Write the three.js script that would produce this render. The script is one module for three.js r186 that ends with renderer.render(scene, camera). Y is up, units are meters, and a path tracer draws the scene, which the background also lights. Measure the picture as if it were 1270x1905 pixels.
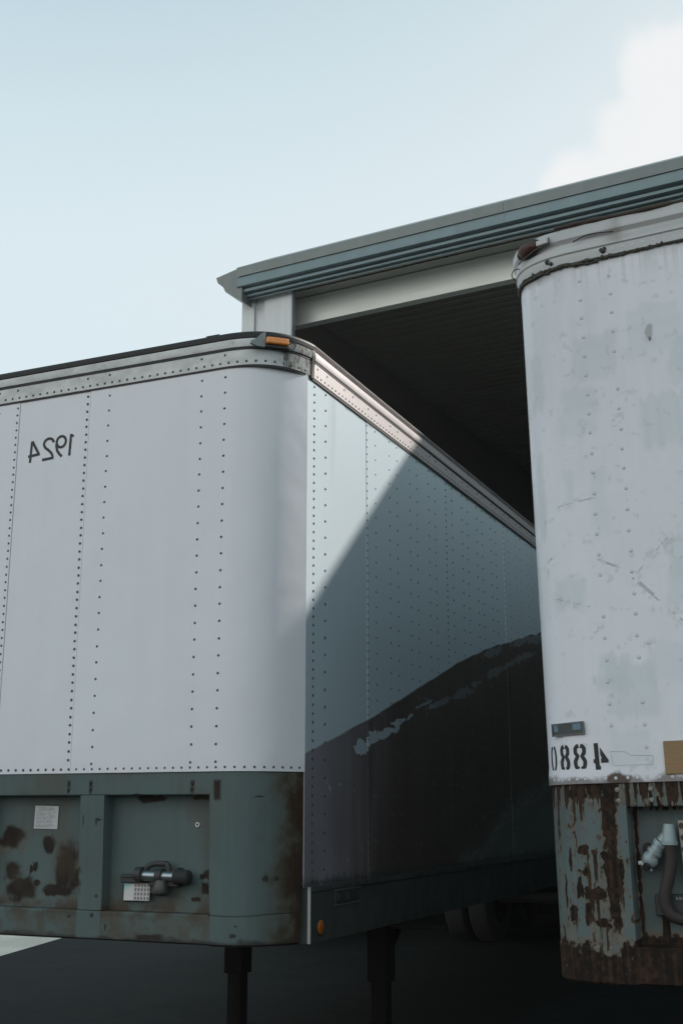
import * as THREE from 'three';
import { mergeGeometries, toCreasedNormals } from 'three/addons/utils/BufferGeometryUtils.js';
import { RoundedBoxGeometry } from 'three/addons/geometries/RoundedBoxGeometry.js';

// ------------------------------------------------------------------ camera, sky, sun, exposure
const scene = new THREE.Scene();
const HEAD = THREE.MathUtils.degToRad(23.8), PITCH = THREE.MathUtils.degToRad(14.1);
const camera = new THREE.PerspectiveCamera(2 * THREE.MathUtils.radToDeg(Math.atan(952.5 / 2200)), 682 / 1024, 0.1, 900);
camera.position.set(2.494, 1.75, 4.958);
camera.lookAt(2.494 - Math.sin(HEAD) * Math.cos(PITCH), 1.75 + Math.sin(PITCH), 4.958 - Math.cos(HEAD) * Math.cos(PITCH));
const renderer = new THREE.WebGLRenderer({ antialias: true });
renderer.setSize(682, 1024);
renderer.toneMapping = THREE.LinearToneMapping;
renderer.toneMappingExposure = 1.0;
renderer.shadowMap.enabled = true;
const SUN_DIR = new THREE.Vector3(0.82, 0.887, -1).normalize();
const sun = new THREE.DirectionalLight(new THREE.Color().setRGB(1.0, 0.92, 0.86), 4.6);
sun.position.copy(SUN_DIR).multiplyScalar(60);
sun.castShadow = true; sun.shadow.mapSize.set(2048, 2048);
Object.assign(sun.shadow.camera, { left: -30, right: 30, top: 30, bottom: -30, near: 1, far: 160 });
scene.add(sun, sun.target);
scene.fog = new THREE.FogExp2(0xf4f1ea, 0.0009);

// ------------------------------------------------------------------ noise
const hash = (x, y, s) => { let h = Math.imul(x, 374761393) ^ Math.imul(y, 668265263) ^ Math.imul(s, 2147483647 - 1013); h = Math.imul(h ^ (h >>> 13), 1274126177); h ^= h >>> 16; return (h >>> 0) / 4294967296; };
function vn(x, y, s = 1) {
  const xi = Math.floor(x), yi = Math.floor(y), fx = x - xi, fy = y - yi, u = fx * fx * (3 - 2 * fx), v = fy * fy * (3 - 2 * fy);
  const a = hash(xi, yi, s), b = hash(xi + 1, yi, s), c = hash(xi, yi + 1, s), d = hash(xi + 1, yi + 1, s);
  return a + (b - a) * u + (c - a) * v + (a - b - c + d) * u * v;
}
function fbm(x, y, s = 1, n = 4) { let a = 0, w = 0.5, t = 0; for (let i = 0; i < n; i++) { a += w * vn(x, y, s + i * 17); t += w; w *= 0.5; x = x * 2.03 + 5.1; y = y * 2.03 + 9.7; } return a / t; }
const sst = (a, b, x) => { const t = Math.min(1, Math.max(0, (x - a) / (b - a))); return t * t * (3 - 2 * t); };
const mix3 = (a, b, t) => [a[0] + (b[0] - a[0]) * t, a[1] + (b[1] - a[1]) * t, a[2] + (b[2] - a[2]) * t];
let seed = 7; const rnd = () => { seed = (Math.imul(seed, 1664525) + 1013904223) >>> 0; return seed / 4294967296; };

// ------------------------------------------------------------------ sky (hazy blue, brighter towards the sun, cumulus to the right)
{
  const W = 1024, H = 512, d = new Float32Array(W * H * 4);
  const puffs = [[-1, 29, 6.2, 5.2], [-4.2, 32.6, 4.2, 2.9], [-8, 29.5, 3.0, 2.2], [-11.4, 29.2, 2.2, 1.7], [-6.4, 33.3, 3.0, 2.3], [-8.6, 31.0, 2.2, 2.0], [5, 33, 7, 6], [14, 28, 8, 5]];
  for (let j = 0; j < H; j++) for (let i = 0; i < W; i++) {
    const phi = ((i + 0.5) / W - 0.5) * 2 * Math.PI, el = ((j + 0.5) / H - 0.5) * Math.PI;
    const y = Math.sin(el), x = Math.cos(el) * Math.cos(phi), z = Math.cos(el) * Math.sin(phi);
    const cs = x * SUN_DIR.x + y * SUN_DIR.y + z * SUN_DIR.z, ang = Math.acos(Math.min(1, Math.max(-1, cs)));
    const up = Math.max(0, y);
    let c = mix3([0.70, 0.82, 0.88], [0.08, 0.33, 0.46], sst(0.40, 0.92, up));
    const glow = Math.exp(-ang * ang / 0.48) * (1 - 0.95 * sst(0.62, 1.05, el));
    c = mix3(c, [0.98, 0.97, 0.95], Math.min(0.9, 0.95 * glow));
    // cumulus head over the roof; bright unseen cloud banks added to light the fronts
    const az = Math.atan2(x, -z) * 180 / Math.PI, ed = el * 180 / Math.PI;
    let m = -1, fillBank = 0;
    const wob = (fbm(az * 0.42, ed * 0.42, 5, 5) - 0.5) * 1.3;
    for (const [pa, pe, ra, re] of puffs) m = Math.max(m, 1 - Math.hypot((az - pa) / ra, (ed - pe) / re) + wob * 0.55);
    let cl = sst(-0.06, 0.34, m + (fbm(az * 1.1, ed * 1.1, 15, 5) - 0.5) * 0.42) * sst(0.16, 0.5, fbm(az * 0.25 + 4, ed * 0.4, 19, 4) + m * 0.8) * (0.82 + 0.18 * fbm(az * 0.3, ed * 0.35, 31, 3));
    if (up > 0.02 && (az > 25 || az < -75)) {
      const px = x / (y + 0.25) * 1.6, pz = z / (y + 0.25) * 1.6;
      const far = 0.5 * sst(25, 45, az) * sst(70, 50, az) + sst(124, 150, az) + sst(-75, -105, az);
      fillBank = 0.9 * Math.min(1, far) * sst(0.40, 0.60, fbm(px + 3, pz + 8, 71, 5)) * sst(0.92, 0.6, up);
    }
    c = mix3(c, [0.90, 0.905, 0.91], cl * 0.95);
    c = mix3(c, [1.75, 1.70, 1.66], fillBank);
    if (y < 0) c = mix3(c, [0.16, 0.16, 0.15], sst(0, -0.06, y));
    const o = (j * W + i) * 4; d[o] = c[0]; d[o + 1] = c[1]; d[o + 2] = c[2]; d[o + 3] = 1;
  }
  const t = new THREE.DataTexture(d, W, H, THREE.RGBAFormat, THREE.FloatType);
  t.mapping = THREE.EquirectangularReflectionMapping; t.magFilter = THREE.LinearFilter; t.minFilter = THREE.LinearFilter; t.wrapS = THREE.RepeatWrapping; t.needsUpdate = true;
  scene.background = t; scene.environment = t;
}

// ------------------------------------------------------------------ helpers
const toS = (v) => { v = Math.min(1, Math.max(0, v)); return Math.round(255 * (v <= 0.0031308 ? 12.92 * v : 1.055 * Math.pow(v, 1 / 2.4) - 0.055)); };
function tex(w, h, f, { srgb = true, repeat = false } = {}) {       // f(u, v) -> linear rgb; v = 0 is the bottom row
  const d = new Uint8Array(w * h * 4);
  for (let j = 0; j < h; j++) for (let i = 0; i < w; i++) {
    const c = f((i + 0.5) / w, (j + 0.5) / h), o = (j * w + i) * 4;
    for (let k = 0; k < 3; k++) d[o + k] = srgb ? toS(c[k]) : Math.round(255 * Math.min(1, Math.max(0, c[k])));
    d[o + 3] = 255;
  }
  const t = new THREE.DataTexture(d, w, h); t.colorSpace = srgb ? THREE.SRGBColorSpace : THREE.NoColorSpace;
  t.magFilter = THREE.LinearFilter; t.minFilter = THREE.LinearMipmapLinearFilter; t.generateMipmaps = true;
  if (repeat) t.wrapS = t.wrapT = THREE.RepeatWrapping;
  t.needsUpdate = true; return t;
}
const rgb = (r, g, b) => new THREE.Color().setRGB(r, g, b);
const std = (c, roughness = 0.6, metalness = 0, extra = {}) => new THREE.MeshPhysicalMaterial({ color: c.isColor ? c : rgb(...c), roughness, metalness, ...extra });
function tag(o, label, category, kind, group) { if (label) o.userData.label = label; if (category) o.userData.category = category; if (kind) o.userData.kind = kind; if (group) o.userData.group = group; return o; }
const numbers = new Map();
function mesh(name, g, m, parent) {
  if (Array.isArray(g)) g = mergeGeometries(g.map((q) => { const r = q.index ? q.toNonIndexed() : q.clone(); for (const k of Object.keys(r.attributes)) if (!['position', 'normal', 'uv'].includes(k)) r.deleteAttribute(k); return r; }));
  const o = new THREE.Mesh(g, m); o.name = name; o.castShadow = o.receiveShadow = true; parent.add(o); return o;
}
const group = (name, parent = scene) => { const g = new THREE.Group(); g.name = name; parent.add(g); return g; };
const V = (x, y, z) => new THREE.Vector3(x, y, z);
function box(x0, x1, y0, y1, z0, z1, r = 0) {
  const g = r ? new RoundedBoxGeometry(x1 - x0, y1 - y0, z1 - z0, 2, r) : new THREE.BoxGeometry(x1 - x0, y1 - y0, z1 - z0);
  g.translate((x0 + x1) / 2, (y0 + y1) / 2, (z0 + z1) / 2); return g;
}
function cyl(p, q, r, r2 = r, seg = 20) {
  const d = q.clone().sub(p), L = d.length(), g = new THREE.CylinderGeometry(r2, r, L, seg);
  g.applyQuaternion(new THREE.Quaternion().setFromUnitVectors(V(0, 1, 0), d.normalize())); g.translate((p.x + q.x) / 2, (p.y + q.y) / 2, (p.z + q.z) / 2); return g;
}
const ball = (p, r, sx = 1, sy = 1, sz = 1) => { const g = new THREE.SphereGeometry(r, 16, 12); g.scale(sx, sy, sz); g.translate(p.x, p.y, p.z); return g; };
function tube(pts, r, seg = 40, rs = 10, rf) {                      // a round tube along points; rf(t) scales its radius
  const c = new THREE.CatmullRomCurve3(pts), g = new THREE.TubeGeometry(c, seg, r, rs, false);
  if (rf) { const p = g.attributes.position, n = g.attributes.normal; for (let i = 0; i <= seg; i++) for (let j = 0; j <= rs; j++) { const k = i * (rs + 1) + j, e = r * (rf(i / seg) - 1); p.setXYZ(k, p.getX(k) + n.getX(k) * e, p.getY(k) + n.getY(k) * e, p.getZ(k) + n.getZ(k) * e); } }
  return g;
}
// a skin swept along a plan outline [[x, z, s], ...] with an upright profile [[out, y], ...]
function normals2(poly) {
  return poly.map((p, i) => {
    const a = poly[Math.max(0, i - 1)], b = poly[Math.min(poly.length - 1, i + 1)], tx = b[0] - a[0], tz = b[1] - a[1], l = Math.hypot(tx, tz) || 1;
    return [-tz / l, tx / l];
  });
}
let UV = { u0: 0, uw: 1, v0: 0, vh: 1 };
function sweep(poly, prof, crease = 0.45) {
  const N = normals2(poly), pos = [], uv = [], at = (i, j) => [poly[i][0] + N[i][0] * prof[j][0], prof[j][1], poly[i][1] + N[i][1] * prof[j][0]];
  const put = (i, j) => { pos.push(...at(i, j)); uv.push((poly[i][2] - UV.u0) / UV.uw, (prof[j][1] - UV.v0) / UV.vh); };
  for (let i = 0; i + 1 < poly.length; i++) for (let j = 0; j + 1 < prof.length; j++) { put(i, j); put(i + 1, j); put(i + 1, j + 1); put(i, j); put(i + 1, j + 1); put(i, j + 1); }
  for (const i of [0, poly.length - 1]) if (prof.length > 2) {      // end caps as a fan
    for (let j = 1; j + 1 < prof.length; j++) { const t = i ? [0, j, j + 1] : [0, j + 1, j]; for (const k of t) put(i, k); }
  }
  const g = new THREE.BufferGeometry();
  g.setAttribute('position', new THREE.Float32BufferAttribute(pos, 3)); g.setAttribute('uv', new THREE.Float32BufferAttribute(uv, 2));
  g.computeVertexNormals();
  return toCreasedNormals(g, crease);
}
function cub(P, n = 22) { const r = []; for (let i = 0; i <= n; i++) { const t = i / n, q = 1 - t, w = [q * q * q, 3 * t * q * q, 3 * t * t * q, t * t * t]; r.push([0, 1].map((k) => w.reduce((a, wi, m) => a + wi * P[m][k], 0))); } return r; }
function slice(poly, s0, s1) {
  const r = [], lerp = (s) => { for (let i = 0; i + 1 < poly.length; i++) { const a = poly[i], b = poly[i + 1]; if (s >= a[2] - 1e-9 && s <= b[2] + 1e-9) { const t = (s - a[2]) / (b[2] - a[2] || 1); return [a[0] + (b[0] - a[0]) * t, a[1] + (b[1] - a[1]) * t, s]; } } return s < poly[0][2] ? poly[0] : poly[poly.length - 1]; };
  r.push(lerp(s0)); for (const p of poly) if (p[2] > s0 + 1e-6 && p[2] < s1 - 1e-6) r.push(p); r.push(lerp(s1)); return r;
}
function outline(left, right) {                                     // left and right: cubic corner control points; s = x on the flat nose
  const a = cub(left).reverse(), b = cub(right), pts = [...a, ...b]; let s = left[0][0]; const res = [];
  let run = 0; for (let i = a.length - 1; i >= 0; i--) { if (i < a.length - 1) run += Math.hypot(a[i][0] - a[i + 1][0], a[i][1] - a[i + 1][1]); res[i] = [a[i][0], a[i][1], s - run]; }
  s = right[0][0]; run = 0; for (let i = 0; i < b.length; i++) { if (i) run += Math.hypot(b[i][0] - b[i - 1][0], b[i][1] - b[i - 1][1]); res[a.length + i] = [b[i][0], b[i][1], s + run]; }
  return res;
}
function onPath(poly, s, y, o = 0) {
  for (let i = 0; i + 1 < poly.length; i++) if (s <= poly[i + 1][2] || i + 2 === poly.length) {
    const a = poly[i], b = poly[i + 1], t = (s - a[2]) / (b[2] - a[2]), l = Math.hypot(b[0] - a[0], b[1] - a[1]), nx = -(b[1] - a[1]) / l, nz = (b[0] - a[0]) / l;
    return V(a[0] + (b[0] - a[0]) * t + nx * o, y, a[1] + (b[1] - a[1]) * t + nz * o);
  }
}
function frameAt(poly, s, y, o = 0) { const p = onPath(poly, s, y, o), q = onPath(poly, s, y, o + 1), n = q.sub(p); return new THREE.Matrix4().makeBasis(V(n.z, 0, -n.x), V(0, 1, 0), n).setPosition(p); }
const rivetShape = (() => { const g = new THREE.SphereGeometry(1, 8, 3, 0, Math.PI * 2, 0, Math.PI / 2); g.rotateX(Math.PI / 2); g.scale(1, 1, 0.42); return g.toNonIndexed(); })();
function rivets(mats, r) { return mats.map((m) => { const g = rivetShape.clone(); g.scale(r, r, r); g.applyMatrix4(m); return g; }); }
// flat paint mapped on to an outline: strokes and filled shapes given in (s, y)
function paintStroke(poly, pts, w, o = 0.0016) {
  const fine = []; for (let i = 0; i + 1 < pts.length; i++) { const n = Math.max(1, Math.ceil(Math.hypot(pts[i + 1][0] - pts[i][0], pts[i + 1][1] - pts[i][1]) / 0.012)); for (let k = 0; k < n; k++) fine.push([pts[i][0] + (pts[i + 1][0] - pts[i][0]) * k / n, pts[i][1] + (pts[i + 1][1] - pts[i][1]) * k / n]); } fine.push(pts[pts.length - 1]);
  const pos = [], uv = [], L = [], R = [];
  fine.forEach((p, i) => { const a = fine[Math.max(0, i - 1)], b = fine[Math.min(fine.length - 1, i + 1)], dx = b[0] - a[0], dy = b[1] - a[1], l = Math.hypot(dx, dy) || 1, nx = -dy / l * w / 2, ny = dx / l * w / 2; L.push([p[0] + nx, p[1] + ny]); R.push([p[0] - nx, p[1] - ny]); });
  for (let i = 0; i + 1 < fine.length; i++) for (const q of [R[i], R[i + 1], L[i + 1], R[i], L[i + 1], L[i]]) { const v = onPath(poly, q[0], q[1], o); pos.push(v.x, v.y, v.z); uv.push(q[0], q[1]); }
  const g = new THREE.BufferGeometry(); g.setAttribute('position', new THREE.Float32BufferAttribute(pos, 3)); g.setAttribute('uv', new THREE.Float32BufferAttribute(uv, 2)); g.computeVertexNormals(); return g;
}
function paintFill(poly, pts, o = 0.0018) {
  const g = new THREE.ShapeGeometry(new THREE.Shape(pts.map((p) => new THREE.Vector2(...p)))).toNonIndexed(), p = g.attributes.position;
  for (let i = 0; i < p.count; i++) { const v = onPath(poly, p.getX(i), p.getY(i), o); p.setXYZ(i, v.x, v.y, v.z); } g.computeVertexNormals(); return g;
}
const arc = (cx, cy, rx, ry, a0, a1, n = 14) => Array.from({ length: n + 1 }, (_, i) => { const a = (a0 + (a1 - a0) * i / n) * Math.PI / 180; return [cx + rx * Math.cos(a), cy + ry * Math.sin(a)]; });
const blob = (x, y, [cx, cy, rx, ry], n) => { if (Math.abs(x - cx) > rx * 2.2 || Math.abs(y - cy) > ry * 2.2) return 0; const f = 1.1 / (rx + ry) * 2, wx = (fbm(x * f, y * f, 881, 4) - 0.5) * 1.3, wy = (fbm(x * f, y * f, 887, 4) - 0.5) * 1.3; return sst(1.12, 0.62, Math.hypot((x - cx) / rx + wx, (y - cy) / ry + wy) + (n - 0.5) * 0.9); };

// ------------------------------------------------------------------ materials
const RUST_D = [0.020, 0.014, 0.010], RUST_B = [0.060, 0.033, 0.019], RUST_O = [0.16, 0.075, 0.03];
const white1 = tex(512, 1024, (u, v) => {
  const s = u * 2.9, y = v * 2.1, st = fbm(s * 14, y * 0.7, 3, 4), bl = fbm(s * 1.3, y * 1.3, 9, 4);
  const k = 0.94 + 0.05 * (bl - 0.5) + 0.05 * (st - 0.5) - 0.10 * sst(0.72, 0.95, st) * sst(0.2, 1.1, y) - 0.06 * sst(0.12, 0.0, y) * fbm(s * 9, y * 9, 4, 3);
  return [0.77 * k, 0.79 * k, 0.815 * k];
});
const ripple = tex(512, 512, (u, v) => { const s = u * 2.9, y = v * 2.1, a = fbm(s * 2.2, y * 1.5, 901, 2), b = fbm(s * 5.5, y * 4, 905, 2), d = fbm(s * 14, y * 14, 909, 2); const k = 0.5 + 0.5 * (a - 0.5) + 0.16 * (b - 0.5) + 0.05 * (d - 0.5); return [k, k, k]; }, { srgb: false });
const paint1 = std([1, 1, 1], 0.38, 0, { bumpMap: ripple, bumpScale: 0.022, map: white1, clearcoat: 0.25, clearcoatRoughness: 0.3 });
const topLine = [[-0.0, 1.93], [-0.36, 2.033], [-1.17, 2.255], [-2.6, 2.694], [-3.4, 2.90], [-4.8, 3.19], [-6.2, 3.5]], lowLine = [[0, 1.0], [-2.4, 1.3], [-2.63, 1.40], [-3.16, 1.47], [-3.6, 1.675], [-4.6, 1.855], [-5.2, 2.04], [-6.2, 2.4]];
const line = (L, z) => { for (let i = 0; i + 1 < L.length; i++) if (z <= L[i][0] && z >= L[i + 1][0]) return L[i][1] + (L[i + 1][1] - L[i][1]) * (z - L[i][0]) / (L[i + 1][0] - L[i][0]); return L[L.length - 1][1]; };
const flecks = [[-0.96, 2.075, 0.1, 0.05], [-1.13, 2.135, 0.1, 0.035], [-1.33, 2.17, 0.15, 0.028], [-1.55, 2.245, 0.15, 0.02], [-1.95, 2.375, 0.16, 0.012], [-2.33, 2.425, 0.26, 0.022], [-2.72, 2.51, 0.22, 0.035], [-3.03, 2.60, 0.16, 0.02], [-3.55, 2.74, 0.3, 0.028], [-3.9, 2.83, 0.25, 0.02], [-4.3, 2.93, 0.35, 0.03], [-3.5, 2.88, 0.25, 0.03], [-4.2, 3.04, 0.3, 0.035], [-4.8, 3.15, 0.4, 0.04]];
const sideTex = tex(1800, 760, (u, v) => {
  const z = -u * 6.2, y = 1.39 + v * 2.55, n = fbm(z * 22, y * 34, 41, 4), st = fbm(z * 12, y * 0.8, 44, 4);
  const k = 0.96 + 0.06 * (fbm(z * 1.2, y * 1.4, 47, 3) - 0.5) - 0.12 * sst(0.66, 0.95, st);
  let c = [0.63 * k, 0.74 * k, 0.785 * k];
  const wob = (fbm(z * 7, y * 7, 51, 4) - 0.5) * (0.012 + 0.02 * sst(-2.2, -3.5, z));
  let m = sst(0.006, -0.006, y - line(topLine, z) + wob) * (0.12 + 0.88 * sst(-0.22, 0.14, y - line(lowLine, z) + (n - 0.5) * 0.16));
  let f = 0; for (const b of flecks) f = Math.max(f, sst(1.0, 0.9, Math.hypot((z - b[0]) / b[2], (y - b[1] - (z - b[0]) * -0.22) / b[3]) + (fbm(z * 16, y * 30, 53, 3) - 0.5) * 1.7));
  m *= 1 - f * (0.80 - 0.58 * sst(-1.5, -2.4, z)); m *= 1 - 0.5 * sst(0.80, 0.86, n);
  c = mix3(c, [0.13, 0.14, 0.125], sst(0.12, -0.1, y - line(lowLine, z)) * 0.9);  // white panel under the dark band, its deep shade put into the colour
  const paleFront = sst(-1.45, -0.40, z + (fbm(z * 14, y * 1.5, 58, 4) - 0.5) * 0.5) * (0.55 + 0.45 * fbm(z * 3, y * 3, 59, 3));  // dark band turns paler towards the front, with streaky noise
  c = mix3(c, mix3(mix3([0.085, 0.060, 0.050], [0.125, 0.095, 0.080], fbm(z * 5, y * 2, 57, 4)), [0.33, 0.31, 0.34], paleFront), m);
  const sealShade = (fbm(z * 9, y * 30, 63, 4) - 0.5) * 0.02; c = mix3(c, [0.20, 0.27, 0.29], sst(3.908, 3.914, y + sealShade) * 0.85);  // ragged sealant strip with the shadow of the rail painted into it
  if (y < 1.46) c = mix3(c, [0.06, 0.06, 0.055], sst(1.45, 1.40, y - (fbm(z * 40, y * 4, 61, 2) - 0.5) * 0.08) * 0.8);
  return c;
});
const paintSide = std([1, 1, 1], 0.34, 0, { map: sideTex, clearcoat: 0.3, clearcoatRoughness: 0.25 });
const galvTex = tex(512, 256, (u, v) => { const a = fbm(u * 24, v * 9, 81, 4), b = fbm(u * 90, v * 60, 83, 3), k = 0.72 + 0.38 * a + 0.14 * (b - 0.5) - 0.25 * sst(0.66, 0.9, fbm(u * 40, v * 4, 85, 3)); return [0.44 * k, 0.46 * k, 0.45 * k]; }, { repeat: true });
const galv = std([1, 1, 1], 0.45, 0.55, { map: galvTex });
const galvDirtyShade = std([1, 1, 1], 0.7, 0.1, { map: tex(512, 256, (u, v) => { const n = fbm(u * 160, v * 14, 881, 5), k = 0.75 + 0.5 * fbm(u * 60, v * 6, 883, 3); return mix3([0.20 * k, 0.22 * k, 0.21 * k], [0.035, 0.034, 0.028], sst(0.45, 0.62, n) * 0.8); }, { repeat: true }) });
const alum = std([1, 1, 1], 0.42, 0.45, { map: tex(512, 128, (u, v) => { const k = 0.9 + 0.16 * (fbm(u * 60, v * 8, 91, 4) - 0.5); return [0.70 * k, 0.665 * k, 0.655 * k]; }, { repeat: true }) });
const darkRubber = std([0.018, 0.018, 0.017], 0.75), blackPaint = std([0.012, 0.014, 0.013], 0.55), darkSteel = std([0.045, 0.045, 0.042], 0.6, 0.3);
const legSteel = std([0.010, 0.009, 0.008], 0.9, 0, { specularIntensity: 0.2 }); const rivetDark = std([0.075, 0.08, 0.08], 0.5, 0.4), rivetWhite = std([0.50, 0.52, 0.54], 0.45);
const amber = std([0.86, 0.27, 0.02], 0.22, 0, { clearcoat: 0.8, clearcoatRoughness: 0.1, transmission: 0.12, thickness: 0.02, attenuationColor: rgb(1, 0.35, 0.02), attenuationDistance: 0.02 });
const frame1Tex = tex(1400, 640, (u, v) => {                        // s from -0.75 to 1.40, y from 1.13 to 1.94
  const s = -0.75 + u * 2.15, y = 1.13 + v * 0.81, n = fbm(s * 16, y * 16, 101, 5), n2 = fbm(s * 55, y * 55, 103, 3), st = fbm(s * 45, y * 3, 107, 4);
  const k = 0.92 + 0.22 * (fbm(s * 3, y * 3, 105, 4) - 0.5) + 0.10 * (st - 0.5);
  let c = [0.106 * k, 0.145 * k, 0.140 * k];
  const inRec = (s > -0.42 && s < 0.145) || (s > 0.28 && s < 0.885), low = sst(1.44, 1.285, y) * (inRec && y < 1.815 ? 1 : 0);
  c = mix3(c, mix3(RUST_B, [0.10, 0.085, 0.06], n2), low * sst(0.34, 0.66, n) * 0.55);
  c = mix3(c, RUST_B, (inRec ? 1 : 0) * sst(0.05, 0.0, Math.abs(y - 1.285)) * sst(0.3, 0.55, n) * 0.6);
  const halo = [[0.028, 1.47, 0.10, 0.12], [-0.32, 1.59, 0.09, 0.07], [-0.087, 1.58, 0.04, 0.055]];
  for (const b of halo) c = mix3(c, RUST_O, blob(s, y, b, n) * 0.28);
  const spots = [[0.028, 1.49, 0.072, 0.088], [-0.087, 1.585, 0.028, 0.043], [-0.33, 1.606, 0.065, 0.05], [-0.24, 1.36, 0.07, 0.05], [-0.31, 1.44, 0.05, 0.05], [-0.05, 1.36, 0.05, 0.03], [0.02, 1.36, 0.035, 0.025], [0.10, 1.41, 0.05, 0.05], [0.136, 1.50, 0.012, 0.06], [-0.165, 1.47, 0.016, 0.022], [-0.19, 1.455, 0.01, 0.016], [-0.15, 1.39, 0.018, 0.014], [0.83, 1.45, 0.032, 0.022], [0.83, 1.385, 0.04, 0.025], [0.775, 1.34, 0.02, 0.01], [0.785, 1.80, 0.05, 0.01], [0.51, 1.80, 0.07, 0.016]];
  for (const b of spots) c = mix3(c, mix3([0.013, 0.010, 0.008], RUST_B, 0.22 * n2), blob(s, y, [b[0], b[1], b[2] * 1.2, b[3] * 1.2], n * 0.6 + 0.12));
  if (y > 1.70) for (const [x, r, l] of [[0.077, 0.008, 0.05], [0.208, 0.009, 0.05], [0.784, 0.010, 0.05], [0.922, 0.018, 0.085]]) c = mix3(c, RUST_D, sst(r * 1.5, r * 0.5, Math.abs(s - x + (n - 0.5) * 0.012)) * sst(1.888, 1.878, y) * sst(1.885 - l - 0.02, 1.885 - l, y + (n2 - 0.5) * 0.02));
  c = mix3(c, [0.085, 0.075, 0.05], sst(1.12, 1.30, s + (n - 0.5) * 0.2) * 0.8);
  c = mix3(c, mix3(RUST_D, RUST_B, st), sst(1.20, 1.345, s + (n - 0.5) * 0.14) * sst(0.2, 0.5, st * 0.5 + n * 0.5));  // dark rust, with the shade of the corner turning to the gap painted in
  c = mix3(c, [0.085, 0.065, 0.04], (inRec ? 1 : 0.35) * sst(0.5, 0.75, fbm(s * 6, y * 4, 109, 4)) * 0.35);
  for (const b of [[1.17, 1.437, 0.014, 0.014], [1.225, 1.437, 0.013, 0.013], [1.008, 1.188, 0.016, 0.012], [0.232, 1.258, 0.014, 0.01], [0.10, 1.248, 0.012, 0.008], [0.31, 1.205, 0.008, 0.02], [0.168, 1.69, 0.004, 0.03], [0.262, 1.70, 0.022, 0.006], [0.245, 1.69, 0.005, 0.02], [0.255, 1.345, 0.008, 0.007], [1.02, 1.23, 0.008, 0.006], [1.13, 1.807, 0.03, 0.004]]) c = mix3(c, [0.02, 0.018, 0.015], blob(s, y, b, n2) * 0.85);
  c = mix3(c, RUST_D, sst(0.006, 0.0, Math.abs(y - 1.278 - 0.004 * Math.sin(s * 11))) * (s > 0.87 ? 0.75 : 0));
  c = mix3(c, [0.03, 0.027, 0.022], sst(1.172, 1.150, y + (n - 0.5) * 0.05) * 0.85);
  c = mix3(c, [0.03, 0.025, 0.02], sst(0.47, 0.5, s) * sst(0.66, 0.6, s) * sst(0.02, 0.008, Math.abs(y - 1.165 + (n - 0.5) * 0.02)));
  return c;
});
const frame1 = std([1, 1, 1], 0.62, 0, { map: frame1Tex, specularIntensity: 0.4 });
const px2 = [[-1.05, -0.91, 3.30, 3.41], [-1.07, -0.92, 3.215, 3.30], [-1.215, -1.17, 2.82, 3.16], [-1.07, -1.03, 2.92, 3.07], [-0.96, -0.90, 2.79, 3.06], [-0.62, -0.55, 3.36, 3.55], [-0.945, -0.77, 2.105, 2.30], [-0.78, -0.56, 3.50, 3.70], [-1.21, -1.14, 3.35, 3.60], [-0.98, -0.86, 2.20, 2.33], [-0.80, -0.60, 2.22, 2.36], [-1.0, -0.82, 3.44, 3.62], [-0.74, -0.58, 3.12, 3.32], [-0.96, -0.80, 1.92, 2.05], [-1.14, -1.02, 2.52, 2.64], [-0.7, -0.3, 2.5, 2.75], [-0.5, -0.1, 3.0, 3.4], [0.1, 0.6, 2.2, 2.9], [0.2, 0.9, 3.2, 3.6]];
const scr = [[[-1.10, 2.930], [-0.95, 2.945], 0.0035], [[-0.949, 2.696], [-0.875, 2.660], 0.006], [[-0.828, 2.614], [-0.708, 2.490], 0.004], [[-0.708, 2.49], [-0.60, 2.38], 0.003], [[-0.80, 2.595], [-0.753, 2.545], 0.004], [[-0.817, 2.623], [-0.686, 2.754], 0.003], [[-1.15, 2.57], [-1.0, 2.52], 0.0025], [[-0.96, 2.44], [-0.99, 2.40], 0.004], [[-1.18, 2.71], [-1.15, 2.73], 0.006], [[-0.80, 2.36], [-0.76, 2.36], 0.004]];
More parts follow.
